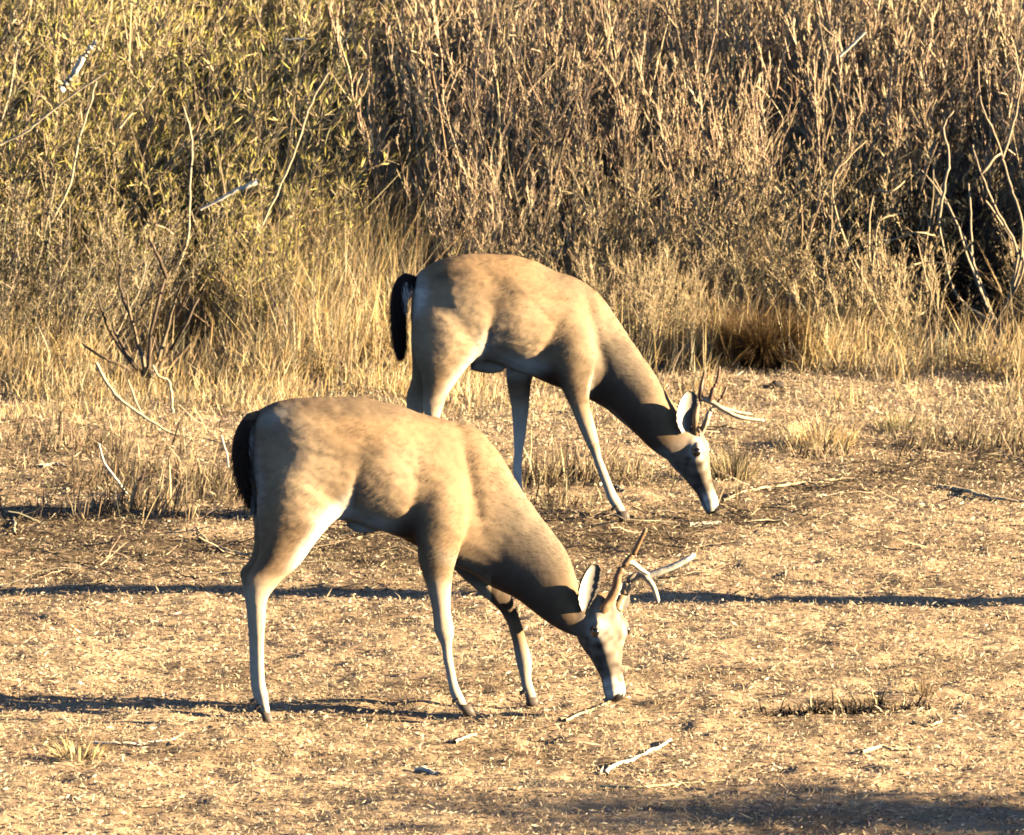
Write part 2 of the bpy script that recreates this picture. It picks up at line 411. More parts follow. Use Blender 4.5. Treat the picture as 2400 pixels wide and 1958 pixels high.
        for i in range(nu - 1):
            for j in range(nv - 1):
                a = i * nv + j; b = a + 1; c = a + nv; d = c + 1
                T += [(a, b, d), (a, d, c), (o + a, o + d, o + b), (o + a, o + c, o + d)]
            for a, b in ((i * nv, (i + 1) * nv), ((i + 1) * nv + nv - 1, i * nv + nv - 1)):
                T += [(a, b, o + b), (a, o + b, o + a)]
        return s.part('ear', V, np.array(T), C, M_EAR, root, base)
    def antler(s, root, base, lines):
        parts = []
        for pts, r0, r1, tipc in lines:
            P = catmull(np.array(pts), 5); k = len(P); rr = np.linspace(r0, r1, k); rr[-1] *= .3; rr[0] *= 1.0; rr[1] *= (1.2 if r0 > .012 else 1)
            rr = rr * (1 + .05 * np.sin(np.arange(k) * 1.7))
            V, T = tubes(P[None], rr[None], 8)
            f = np.repeat(np.linspace(0, 1, k), 8)[:, None]
            C = np.array((.22, .13, .06) if r0 > .012 else np.array(tipc) * .62) * (1 - f ** .8) + np.array(tipc) * f ** .8
            parts.append((V, T, C))
        V, T, C = join(parts)
        C = C * (.75 + .5 * vnoise(V[:, 0] * 3 + V[:, 1], V[:, 2], .006, 9))[:, None]
        return s.part('antler', V, T, C, M_ANTLER, root, base)
    def face_parts(s, root, base):
        for sg in (-1, 1):
            c = s.hp(.068, sg * .0555, -.014); r = .0165 * s.k
            ph = np.linspace(0, math.pi, 9); ln = np.arange(14) * 2 * math.pi / 14
            ring = np.array([[c + r * (s.f * math.cos(a) * 1.15 + s.s * math.sin(a) * math.cos(b) * .8 + s.u * math.sin(a) * math.sin(b)) for b in ln] for a in ph[1:-1]])
            V, T = ring_mesh(ring); s.part('eye', V, T, None, M_EYE, root, base)
        rows = [(.250, .010, -.036, .005), (.262, .016, -.039, .009), (.271, .018, -.047, .011), (.277, .014, -.056, .011), (.279, .007, -.064, .007)]
        th = np.arange(12) * 2 * math.pi / 12
        rings = np.array([[s.hp(tt + .004 * math.cos(a), hw * math.sin(a), cu + hh * math.cos(a)) for a in th] for tt, hw, cu, hh in catmull(np.array(rows), 3)])
        V, T = ring_mesh(rings); s.part('nose', V, T, None, M_NOSE, root, base)
    def tail(s, root, base, V, T, C, n, name='tail'):
        me = mesh_np('t', V, T); me.update(); no = np.zeros(len(V) * 3, np.float32); me.vertices.foreach_get('normal', no); no = no.reshape(-1, 3); bpy.data.meshes.remove(me)
        f = rng.integers(0, len(T), n); w = rng.dirichlet((1, 1, 1), n)
        p_ = (V[T[f]] * w[..., None]).sum(1); nn = no[T[f, 0]]; c = C[T[f, 0]]
        d = np.array((0, 0, -1.)) + nn * rng.uniform(.1, .5, (n, 1)) + rng.normal(0, .12, (n, 3)); d /= np.linalg.norm(d, axis=1, keepdims=True)
        sd_ = np.cross(d, nn); sd_ /= np.linalg.norm(sd_, axis=1, keepdims=True) + 1e-6; wd = rng.uniform(.0008, .0016, (n, 1))
        Vh = np.stack([p_ - nn * .002 - sd_ * wd, p_ - nn * .002 + sd_ * wd, p_ + d * rng.uniform(.02, .045, (n, 1))], 1).reshape(-1, 3)
        V, T, C = join([(V, T, C), (Vh, np.arange(3 * n).reshape(-1, 3), np.repeat(c * rng.uniform(.6, 1.5, (n, 1)), 3, axis=0))])
        s.part(name, V, T, C, M_COAT, root, base)
    def hoof(s, root, base, pa, pb, pt, lat, hw=.017):
        """two toes: pa/pb = back and front of the pastern, pt = tip"""
        parts = []
        for sg in (-1, 1):
            la = lat + sg * hw * .52
            A, B, C3 = s.at(*pa, la), s.at(*pb, la), s.at(*pt, la)
            low = C3 + (A - B) * .95; C3 = C3 + 0
            rows = [(A, B), (A * .5 + low * .5, B * .45 + C3 * .55), (low, C3 * .97 + low * .03)]
            rings = []
            for q, (a, b) in enumerate(rows):
                c = (a + b) / 2; v = (a - b) / 2; w = hw * (.46, .52, .5)[q]
                rings.append([c + v * math.cos(x) + s.n * w * math.sin(x) for x in np.arange(10) * 2 * math.pi / 10])
            V, T = ring_mesh(np.array(rings)); parts.append((V, T, np.zeros(3)))
            b4 = (A - B) / (np.linalg.norm(A - B) + 1e-9); dc = A + s.n * sg * hw * .5 + b4 * .006 + np.array((0, 0, .018))
            Vd, Td = tubes(np.array([[dc - b4 * .004, dc + b4 * .008 - np.array((0, 0, .006)), dc + b4 * .010 - np.array((0, 0, .016))]]), np.array([[.005, .0045, .001]]), 6); parts.append((Vd, Td, np.zeros(3)))
        V, T, _ = join(parts); return s.part('hoof', V, T, None, M_HOOF, root, base)

TAN, GREY, PALE, WHITE = (.268, .172, .092), (.20, .138, .082), (.43, .315, .19), (.68, .61, .50)
LEGC, DARK = (.54, .42, .275), (.045, .032, .024)

def face_paint(d, cap=.8, ring=.9, bridge=.6):
    inh = sm(-.075, -.03, d.ht) * (d.ht < .32) * sm(.105, .08, np.abs(d.ha)) * sm(-.17, -.12, d.hu) * (d.hu < .08)
    mot = vnoise(d.ha + d.hu * .6, d.ht, .016, 71) - .5
    d.mixc(inh * sm(-.06, .03, d.ht) * .95, (.145, .112, .080))
    d.mixc(inh * sm(.02, .10, d.ht) * sm(-.05, -.015, d.hu) * bridge, (.30, .235, .165))         # paler bridge of the nose
    d.hbrush(.005, 0, .01, (.035, .035, .04), (.095, .068, .045), cap)                          # darker forehead cap
    d.hbrush(.030, .030, .005, (.045, .028, .03), (.46, .40, .31), ring * .8)                   # pale brow
    d.hbrush(.068, .052, -.010, (.034, .026, .030), (.58, .51, .41), ring)                      # pale eye ring
    d.hbrush(.068, .053, -.012, (.020, .014, .016), (.03, .022, .018), .95)                     # dark lids
    d.hbrush(.110, .042, -.024, (.032, .012, .010), (.035, .026, .02), .85)                     # tear duct
    d.hbrush(.150, .034, -.045, (.05, .014, .012), (.075, .058, .045), .7)                      # dark line along the muzzle
    d.mixc(inh * sm(-.085, -.11, d.hu) * .6, (.36, .31, .25))                                   # jaw underside
    d.mixc(inh * np.exp(-((d.ht - .195) / .02) ** 2) * .6, (.085, .066, .05))                   # darker band behind the muzzle
    d.mixc(inh * sm(.212, .245, d.ht + mot * .03) * .85, (.58, .51, .41))                                   # white muzzle
    d.hbrush(.250, .028, -.066, (.035, .03, .005), (.03, .022, .018), .85)                      # mouth line
    d.hbrush(.262, 0, -.095, (.02, .04, .03), (.35, .3, .24), .6)
    d.col = d.col * (1 + 1.2 * (inh * mot)[:, None])

# ---- the nearer deer
D = Deer((-.68, 23.43), R(14))
D.loft([(578, 1010, 588, 1105, .022, 0), (592, 975, 598, 1150, .050, 0), (612, 957, 618, 1195, .078, 0), (650, 942, 656, 1225, .110, 0), (700, 932, 710, 1230, .133, 0), (785, 929, 800, 1218, .148, 0),
        (860, 933, 866, 1238, .152, 0), (930, 948, 930, 1258, .15, 0), (990, 968, 985, 1285, .14, 0), (1060, 986, 1045, 1318, .125, 0),
        (1118, 1003, 1105, 1345, .112, 0), (1165, 1052, 1145, 1372, .098, -.008), (1205, 1120, 1172, 1388, .086, -.024), (1248, 1182, 1205, 1402, .077, -.042),
        (1292, 1238, 1245, 1432, .070, -.062), (1330, 1294, 1290, 1464, .060, -.082), (1352, 1358, 1326, 1484, .048, -.092), (1372, 1412, 1360, 1494, .040, -.098), (1394, 1428, 1384, 1494, .034, -.104)], egg=-.04)
HN = [(1010, 650, 740, .05, .04), (1080, 625, 775, .070, .028), (1150, 605, 800, .076, .018), (1200, 601, 798, .072, .012), (1232, 604, 772, .060, .006), (1270, 606, 742, .046, .002), (1305, 603, 716, .038, .003), (1330, 592, 696, .032, .004), (1350, 575, 672, .027, .005),
      (1372, 576, 650, .025, .005), (1402, 581, 628, .020, .005), (1440, 586, 625, .017, .005), (1515, 591, 622, .0145, .005), (1590, 594, 623, .014, .005), (1625, 598, 629, .017, .005), (1655, 605, 633, .016, .005), (1682, 616, 638, .012, .005)]
D.leg(HN, -.080)
D.leg([(y - 12, l - 11, r - 11, hw, -dl) for y, l, r, hw, dl in HN], .085)
FN = [(1060, 1010, 1080, .03, .055), (1120, 985, 1092, .045, .025), (1190, 970, 1094, .048, 0), (1245, 967, 1088, .046, 0), (1290, 974, 1076, .042, 0), (1330, 986, 1064, .034, .003), (1370, 999, 1058, .028, .005), (1430, 1013, 1056, .022, .006), (1480, 1018, 1064, .022, .006),
      (1512, 1030, 1062, .016, .006), (1552, 1037, 1065, .0135, .006), (1600, 1047, 1075, .014, .006), (1625, 1053, 1084, .017, .006), (1648, 1063, 1097, .016, .006), (1668, 1077, 1110, .012, .006)]
D.leg(FN, -.115)
FF = [(1180, 1010, 1105, .045, -.02), (1260, 1020, 1125, .048, 0), (1330, 1060, 1160, .042, 0), (1385, 1118, 1196, .033, 0), (1438, 1176, 1216, .025, 0), (1500, 1200, 1233, .019, 0), (1545, 1208, 1246, .020, 0), (1585, 1215, 1248, .015, 0), (1612, 1220, 1254, .016, 0), (1632, 1227, 1260, .016, 0), (1650, 1234, 1261, .012, 0)]
D.leg(FF, .085)
D.loft([(815, 1205, 815, 1240, .022, 0), (845, 1205, 845, 1252, .026, 0), (880, 1215, 880, 1252, .02, 0)])           # sheath
D.set_head((1426, 1424), (.21, -.34, -.92), (.60, -.76, .2), .96, -.125, 1.08)
D.head()
D.body(TAN)
br = D.brush
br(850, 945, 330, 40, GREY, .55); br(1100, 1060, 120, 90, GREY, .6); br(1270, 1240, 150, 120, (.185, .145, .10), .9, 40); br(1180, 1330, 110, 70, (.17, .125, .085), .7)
br(1180, 1385, 100, 60, (.06, .043, .03), .85, 25); br(1275, 1440, 95, 52, (.06, .043, .03), .85, 38); br(720, 1120, 95, 90, PALE, .45); br(900, 1130, 110, 70, PALE, .30); br(660, 1000, 60, 40, (.27, .225, .16), .6)  # near-black brushes paint shade along the underside of the neck
br(640, 1290, 12, 60, (.12, .085, .055), .6, 28); br(855, 1075, 30, 34, GREY, .55); br(845, 1160, 16, 40, GREY, .35, 10)  # hock groove and flank hollows shaded by darker coat colour
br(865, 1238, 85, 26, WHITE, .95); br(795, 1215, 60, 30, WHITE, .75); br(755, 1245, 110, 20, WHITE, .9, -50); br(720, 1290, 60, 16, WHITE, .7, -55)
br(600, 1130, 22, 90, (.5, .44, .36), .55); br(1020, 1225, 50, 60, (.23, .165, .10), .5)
br(700, 1090, 75, 120, (.42, .305, .185), .6); br(862, 1070, 44, 26, (.11, .078, .05), .5, -15); br(842, 1150, 13, 44, (.11, .078, .05), .5, 12); br(900, 1195, 55, 40, PALE, .5); br(900, 960, 260, 26, (.13, .095, .063), .6, 4)  # dark flank brushes paint shade into the dented hollows
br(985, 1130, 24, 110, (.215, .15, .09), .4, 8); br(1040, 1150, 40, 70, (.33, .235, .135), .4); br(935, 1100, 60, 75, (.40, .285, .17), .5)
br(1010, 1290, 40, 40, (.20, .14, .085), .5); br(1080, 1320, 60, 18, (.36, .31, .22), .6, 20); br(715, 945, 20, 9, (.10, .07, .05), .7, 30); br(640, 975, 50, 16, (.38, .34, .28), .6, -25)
D.dent(862, 1060, 40, 46, -.005); D.dent(834, 1150, 14, 55, -.006, 12); D.dent(972, 1180, 16, 90, -.004, 6); D.dent(1035, 1130, 45, 100, .008); D.dent(700, 1110, 70, 80, .006); D.dent(920, 1140, 55, 80, .007)
D.dent(1108, 1130, 16, 100, -.008, -12); D.dent(975, 1275, 10, 40, -.012, -30); D.dent(760, 1000, 50, 20, .005); D.dent(800, 1010, 40, 24, -.006)
D.mixc(sm(1330, 1400, D.py) * (D.px < 1150) * .9, LEGC); D.mixc(sm(1480, 1560, D.py) * (D.px < 1300) * .55, (.64, .55, .42))
D.mixc((D.px > 1150) * (D.px < 1275) * sm(1520, 1545, D.py) * .85 * (D.ht < 0), (.60, .52, .40))  # sunlit lower part of the far foreleg painted as paler coat
br(1010, 1400, 14, 70, (.22, .13, .07), .5, -8)
br(955, 1248, 40, 42, (.045, .033, .024), .9, 35); face_paint(D, .6, .5, .4); D.neckx = 1150  # dark brush behind the elbow paints the armpit shade
B0 = (float(D.P0[0]) + .3, float(D.P0[1]) + .08, 0.0)
root = empty('deer', B0)
tag(root, 'nearer tan buck grazing with its face turned to the viewer and antlers lit white', 'deer', 'two grazing bucks')
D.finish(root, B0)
D.face_parts(root, B0)
D.ear(root, B0, D.hp(-.004, .070, -.022), D.at(1388, 1322, -.235), (.62, -.78, .1), .086)
D.ear(root, B0, D.hp(-.012, -.050, -.035), D.hp(-.075, -.125, -.06), (.7, -.6, .3), .075)
def pl(pts, lat): return [D.at(x, y, lat + dl) for x, y, dl in pts]
BONE = (.62, .50, .34)
D.antler(root, B0, [([D.hp(.012, -.026, -.002)] + pl([(1462, 1392, 0), (1474, 1362, 0), (1499, 1347, 0), (1516, 1357, -.02), (1531, 1376, -.03), (1543, 1413, -.05)], -.08), .0145, .0070, BONE),
                    (pl([(1508, 1352, 0), (1548, 1340, -.01), (1597, 1319, -.02), (1629, 1299, -.02)], -.08), .0115, .0078, (.75, .66, .5))])
D.antler(root, B0, [([D.hp(.012, .026, -.002)] + pl([(1441, 1385, .0), (1450, 1347, .0), (1471, 1315, .0), (1485, 1298, .0), (1499, 1269, -.01), (1515, 1238, -.02)], -.14), .0140, .0060, (.22, .13, .06)),
                    (pl([(1471, 1315, .0), (1486, 1322, .01), (1503, 1336, .02), (1522, 1348, .02)], -.14), .010, .005, (.75, .66, .5))])
tv = D.loft([(578, 972, 616, 962, .018, 0), (563, 992, 604, 992, .030, 0), (550, 1022, 598, 1018, .036, 0), (545, 1060, 592, 1055, .038, 0), (549, 1100, 588, 1096, .034, 0), (561, 1135, 591, 1132, .026, 0), (578, 1165, 596, 1162, .016, 0), (592, 1184, 597, 1182, .005, 0)], add=False)
TV = tv[0]; tpx, tpy = project(TV); tc_ = np.tile(np.array((.028, .02, .015)), (len(TV), 1)); tc_[(tpx > 588) & (tpy > 1000)] = (.4, .36, .3); tc_[tpy < 985] = (.10, .07, .045)
D.tail(root, B0, TV, tv[1], tc_, 5000)
D.hoof(root, B0, (611, 1668), (637, 1672), (642, 1702), -.075); D.hoof(root, B0, (600, 1656), (626, 1660), (631, 1690), .085)
D.hoof(root, B0, (1074, 1652), (1103, 1650), (1117, 1678), -.109); D.hoof(root, B0, (1232, 1634), (1262, 1634), (1262, 1656), .085)

# ---- the farther deer
D = Deer((.384, 27.56), R(11))
D.loft([(968, 662, 962, 745, .025, 0), (980, 640, 970, 790, .058, 0), (1002, 623, 998, 830, .092, 0), (1040, 605, 1040, 850, .125, 0), (1090, 597, 1095, 850, .145, 0), (1140, 594, 1145, 845, .15, 0), (1200, 598, 1200, 868, .155, 0),
        (1250, 611, 1250, 884, .15, 0), (1300, 633, 1295, 904, .137, 0), (1345, 649, 1340, 918, .12, 0), (1387, 672, 1365, 930, .104, 0), (1420, 708, 1390, 942, .09, 0),
        (1455, 757, 1420, 960, .082, -.015), (1490, 810, 1450, 986, .074, -.035), (1528, 865, 1486, 1016, .068, -.055), (1564, 922, 1522, 1050, .060, -.064), (1596, 968, 1562, 1078, .052, -.07), (1618, 992, 1596, 1092, .046, -.072), (1632, 1012, 1616, 1094, .038, -.072)], egg=-.04)
D.leg([(690, 990, 1080, .05, .03), (740, 968, 1115, .072, .024), (790, 962, 1138, .074, .014), (820, 967, 1126, .064, .008), (850, 976, 1104, .05, 0), (891, 988, 1072, .038, .003), (923, 991, 1050, .029, .004), (950, 991, 1040, .025, .005), (979, 996, 1031, .020, .005),
       (1020, 1000, 1026, .0165, .005), (1080, 1003, 1027, .0145, .005), (1150, 1005, 1029, .0145, .005), (1180, 1008, 1035, .017, .005), (1203, 1016, 1041, .013, .005)], -.08)
D.leg([(720, 990, 1080, .05, -.03), (790, 965, 1110, .06, 0), (850, 966, 1085, .05, 0), (891, 964, 1050, .038, 0), (923, 954, 1018, .029, 0), (948, 952, 1000, .025, 0), (975, 955, 990, .020, 0), (1020, 958, 985, .0165, 0), (1080, 960, 985, .0145, 0), (1150, 962, 986, .0145, 0), (1170, 965, 992, .017, 0), (1190, 972, 999, .013, 0)], .08)
D.leg([(730, 1315, 1382, .03, .055), (780, 1298, 1394, .045, .022), (830, 1293, 1397, .047, 0), (860, 1297, 1394, .045, 0), (885, 1305, 1388, .04, 0), (912, 1318, 1383, .034, .002), (943, 1332, 1381, .027, .004), (1004, 1357, 1396, .022, .005), (1044, 1375, 1405, .019, .005), (1070, 1385, 1412, .0155, .005), (1100, 1396, 1424, .0145, .005), (1150, 1414, 1444, .015, .005), (1175, 1424, 1457, .017, .005), (1195, 1437, 1468, .015, .005), (1210, 1450, 1474, .011, .005)], -.118)
D.leg([(790, 1215, 1300, .04, -.02), (850, 1188, 1265, .045, 0), (885, 1187, 1248, .036, 0), (915, 1192, 1243, .028, 0), (963, 1199, 1239, .023, 0), (1020, 1203, 1232, .020, 0), (1060, 1202, 1228, .0155, 0), (1100, 1200, 1226, .0145, 0), (1140, 1202, 1227, .015, 0), (1165, 1203, 1232, .017, 0), (1185, 1208, 1238, .013, 0)], .085)
D.loft([(1105, 840, 1105, 868, .02, 0), (1145, 835, 1145, 876, .026, 0), (1180, 845, 1180, 872, .02, 0)])
D.set_head((1634, 1010), (.37, -.20, -.91), (.93, -.30, .2), 1.0, -.07, 1.0)
D.head()
D.body((.288, .184, .096))
br = D.brush
br(1330, 690, 120, 70, GREY, .6, 30); br(1450, 850, 150, 90, (.185, .145, .10), .9, 50)
br(1435, 945, 95, 50, (.055, .04, .028), .85, 42); br(1515, 1025, 85, 48, (.055, .04, .028), .85, 48); br(1060, 780, 110, 90, PALE, .5); br(1200, 760, 110, 80, PALE, .35); br(1195, 690, 50, 40, GREY, .30)  # near-black brushes on the lower neck are painted shade
br(1290, 890, 36, 34, (.06, .043, .03), .8, 35); br(1212, 860, 65, 26, WHITE, 1.0); br(1130, 815, 22, 40, WHITE, .7, 20); br(1095, 862, 90, 18, WHITE, .9, -50); br(1140, 855, 60, 30, (.45, .36, .26), .6)  # first brush darkens the armpit as painted shade
br(1060, 760, 75, 110, (.43, .31, .185), .6); br(1190, 690, 45, 36, (.13, .09, .056), .5); br(1150, 790, 14, 46, (.13, .09, .055), .5, 12); br(1050, 645, 46, 13, (.12, .084, .05), .7, -15); br(1230, 765, 60, 70, (.41, .29, .17), .5); br(1330, 660, 80, 24, (.13, .095, .065), .6, 25)  # dark flank brushes paint the shade of the hollows
br(1295, 790, 16, 80, (.22, .155, .09), .4, 25); br(1345, 800, 34, 70, (.34, .24, .135), .4); br(1340, 870, 40, 26, (.24, .165, .095), .4)
D.dent(1165, 690, 36, 42, -.005); D.dent(1148, 790, 12, 50, -.006, 12); D.dent(1290, 800, 12, 70, -.005, 25); D.dent(1345, 760, 40, 80, .008); D.dent(1050, 740, 60, 70, .006); D.dent(1230, 760, 50, 60, .006)
D.dent(1400, 790, 14, 80, -.008, -14)
br(978, 690, 26, 44, WHITE, 1.0); br(1350, 900, 40, 50, (.24, .17, .10), .4)
D.mixc(sm(900, 980, D.py) * (D.px < 1320) * .9, LEGC); D.mixc(sm(930, 1010, D.py) * (D.px < 1485) * (D.ht < -.08) * .8 * (D.py > 900 + (D.px - 1380) * 1.05), LEGC)
D.mixc(sm(1020, 1080, D.py) * (D.px < 1480) * .7 * (D.py > 960 + (D.px - 1380) * 1.1), (.64, .55, .42))
D.mixc((D.px > 1180) * (D.px < 1255) * sm(940, 1040, D.py) * .9, (.68, .61, .50))  # lower far foreleg whitened, sunlight painted into the coat
br(1385, 905, 7, 30, (.5, .42, .3), .7, 8)
br(1300, 895, 28, 26, (.05, .036, .026), .8, 35); br(1225, 815, 50, 36, PALE, .5); face_paint(D, .8, .5, .5); D.neckx = 1400  # first brush deepens the painted armpit shade
B1 = (float(D.P0[0]) - .25, float(D.P0[1]) - .04, 0.0)
root = empty('deer', B1)
tag(root, 'farther buck nearer the brush, side on, with black tail and dark branching antlers', 'deer', 'two grazing bucks')
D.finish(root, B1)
D.face_parts(root, B1)
D.ear(root, B1, D.hp(-.008, .068, -.024), D.at(1612, 916, -.185), (.60, -.80, .1), .096)
D.ear(root, B1, D.hp(-.012, -.050, -.035), D.hp(-.13, -.105, -.04), (.7, -.4, .3), .08)
DB = (.13, .075, .04)
D.antler(root, B1, [([D.hp(.012, .026, -.002)] + pl([(1629, 983, 0), (1634, 955, 0), (1642, 936, 0), (1664, 941, -.01), (1695, 960, -.02), (1729, 977, -.03), (1768, 984, -.03), (1792, 986, -.03)], -.13), .0130, .0055, BONE),
                    (pl([(1641, 938, 0), (1643, 910, 0), (1647, 890, .01), (1652, 868, .01)], -.13), .010, .004, DB),
                    (pl([(1664, 941, -.01), (1671, 914, -.01), (1681, 893, 0), (1687, 858, 0)], -.13), .010, .004, DB)])
D.antler(root, B1, [([D.hp(.012, -.026, -.002)] + pl([(1655, 989, .0), (1662, 968, .0), (1674, 957, .0), (1700, 959, .0), (1735, 968, .0), (1760, 970, .0)], -.07), .011, .005, BONE),
                    (pl([(1674, 957, .0), (1692, 932, .01), (1704, 905, .02)], -.07), .009, .004, DB)])
tv = D.loft([(950, 640, 980, 650, .018, 0), (930, 655, 966, 672, .028, 0), (919, 685, 955, 690, .034, 0), (916, 720, 952, 720, .036, 0), (917, 755, 951, 755, .033, 0), (920, 785, 951, 785, .028, 0), (926, 808, 949, 808, .019, 0), (934, 827, 943, 827, .006, 0)], add=False)
TV = tv[0]; tpx, tpy = project(TV); tc_ = np.tile(np.array((.018, .014, .012)), (len(TV), 1)); tc_[(tpx > 946) & (tpy > 665) & (tpy < 715)] = (.62, .57, .5)
D.tail(root, B1, TV, tv[1], tc_, 5000)
D.hoof(root, B1, (1016, 1190), (1041, 1192), (1046, 1215), -.075); D.hoof(root, B1, (971, 1178), (998, 1180), (1003, 1201), .08)
D.hoof(root, B1, (1445, 1200), (1472, 1196), (1479, 1222), -.113); D.hoof(root, B1, (1206, 1174), (1236, 1174), (1240, 1198), .085)

# ------------------------------------------------------------------ ground cover
STRAW = [(.62, .48, .29), (.68, .54, .35), (.58, .44, .27), (.48, .35, .22), (.72, .60, .42), (.34, .25, .16)]
DULL = [(.26, .195, .12), (.20, .145, .09), (.33, .26, .16), (.14, .10, .065)]
GOLD = [(.62, .44, .19), (.68, .50, .25), (.56, .38, .16), (.66, .53, .31)]

def scatter(n, x0, x1, y0, y1, dens=None):
    x = rng.uniform(x0, x1, n); y = rng.uniform(y0, y1, n)
    if dens is not None:
        k = rng.random(n) < dens(x, y); x, y = x[k], y[k]
    return np.stack([x, y, ground_z(x, y)], 1)
# short standing stubble
P = scatter(260000, -3.0, 3.0, 21.0, 32.5, lambda x, y: (1 - .8 * bankface(x, y)) * .35 + .65 * (1 - bankface(x, y)) * sm(.3, .6, vnoise(x, y, .16, 30)) )
n = len(P); dl = dullness(P[:, 0], P[:, 1])
col = np.where((rng.random(n) < dl * .8)[:, None], pick(DULL, n), pick(STRAW, n))
ln = (rng.gamma(4, .0026, n) + .004) * (1 + 1.3 * sm(28.5, 31, P[:, 1]))
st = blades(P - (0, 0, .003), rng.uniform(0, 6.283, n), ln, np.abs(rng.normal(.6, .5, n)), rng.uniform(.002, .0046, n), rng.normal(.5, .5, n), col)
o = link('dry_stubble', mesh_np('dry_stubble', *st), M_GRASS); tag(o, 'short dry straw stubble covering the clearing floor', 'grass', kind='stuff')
# lying straws and chips of litter
P = scatter(230000, -3.0, 3.0, 21.0, 32.5, lambda x, y: 1 - bankface(x, y))
n = len(P); dl = dullness(P[:, 0], P[:, 1])
col = np.where((rng.random(n) < .15 + dl * .7)[:, None], pick(DULL, n), pick(STRAW, n))
P[:, 2] += rng.uniform(.001, .012, n)
hd = rng.uniform(0, 6.283, n); D3 = np.stack([np.cos(hd), np.sin(hd), rng.normal(.05, .35, n)], 1)
lv = leaves(P, D3, rng.gamma(3, .0045, n) + .005, rng.uniform(.0025, .007, n), col)
o = link('leaf_litter', mesh_np('leaf_litter', *lv), M_GRASS); tag(o, 'scattered straw and leaf litter lying on the soil', 'litter', kind='stuff')

# taller dry grass: stubble clumps behind the deer and the golden fringe at the foot of the brush
def tall(name, P, hmean, cols, label, lean=.22, wid=(.0025, .005), spreadh=.3, root=.7):
    n = len(P); ln = hmean * np.clip(rng.normal(1, spreadh, n), .3, 2)
    b = blades(P - (0, 0, .01), rng.normal(-.2, 1.6, n), ln, np.abs(rng.normal(lean, .2, n)), rng.uniform(*wid, n), rng.normal(.45, .4, n), pick(cols, n), 1.1, root)
    o = link(name, mesh_np(name, *b), M_GRASS); tag(o, label, 'grass', kind='stuff'); return o
def near_px(px, py, rx, ry):
    c = onground(px, py)
    return lambda x, y: np.exp(-((x - c[0]) / rx) ** 2 - ((y - c[1]) / ry) ** 2)
cl = [near_px(330, 1130, .34, .34), near_px(480, 1150, .26, .30), near_px(60, 1170, .3, .3), near_px(200, 1195, .35, .22), near_px(420, 1200, .35, .2), near_px(570, 1190, .2, .2), near_px(170, 1060, .35, .4), near_px(1320, 1120, .42, .30), near_px(1120, 1130, .3, .3), near_px(1700, 1110, .14, .2), near_px(1960, 1060, .35, .25), near_px(2250, 1050, .35, .3), near_px(1420, 1190, .3, .12), near_px(1560, 1100, .25, .3)]
dens = lambda x, y: np.clip(sum(c(x, y) for c in cl), 0, 1) * sm(.42, .66, vnoise(x, y, .07, 33) * .4 + vnoise(x, y, .26, 34) * .6)
P = scatter(80000, -3, 3, 25.8, 30, dens)
tall('stalk_stubble', P, .085 * (.5 + vnoise(P[:, 0], P[:, 1], .25, 35)), [(.46, .35, .19), (.56, .45, .27), (.28, .20, .11), (.15, .105, .065), (.10, .07, .045)], 'upright cut grass stalks in clumps behind the nearer deer', .34, (.003, .007), .5, .35)
gold = lambda x: .95 * np.exp(-((x + .68) / .44) ** 4) + .30 * np.exp(-((x + 1.9) / .6) ** 2) + .5 * np.exp(-((x - .95) / .3) ** 2) + .45 * np.exp(-((x - 2.1) / .5) ** 2)
dens = lambda x, y: sm(0, 2.2, y - (29.3 + .4 * np.sin(x * 1.3 + .5))) * sm(.34, .56, vnoise(x, y, .25, 40)) * (.35 + .65 * np.clip(gold(x), 0, 1.3)) * (np.hypot((x - 1.70) / .36, (y - 33.2) / 1.4) > 1) * (np.hypot((x - .96) / .17, (y - 30.7) / .95) > 1)
P = scatter(170000, -3.4, 3.4, 29.3, 34.0, dens)
hm = .05 + .13 * sm(29.8, 32.2, P[:, 1]) * (.5 + .9 * vnoise(P[:, 0], P[:, 1], .4, 41)) + .34 * np.clip(gold(P[:, 0]), 0, 1.3) * sm(30.6, 32.8, P[:, 1]) * (.4 + .9 * vnoise(P[:, 0], P[:, 1], .3, 42))
tall('golden_grass', P, hm, GOLD + [(.60, .50, .32), (.42, .31, .17)], 'golden dry grass along the foot of the brush', .28, (.003, .0055))
nohole = lambda x, y: np.hypot((x - 1.70) / .36, (y - 33.0) / 1.4) > 1
P = scatter(16000, -4.2, 4.2, 31.6, 37.5, lambda x, y: nohole(x, y) * (.15 + .85 * sm(.42, .62, vnoise(x, y, .35, 44))))
hm = (.25 + .5 * vnoise(P[:, 0], P[:, 1], .6, 45)) * (.5 + .5 * sm(31.5, 34, P[:, 1]))
tall('tall_grass', P, hm, [(.46, .34, .17), (.38, .28, .15), (.54, .42, .22), (.30, .22, .13)], 'tall straw coloured grass standing among the bushes', .3, (.003, .0055))
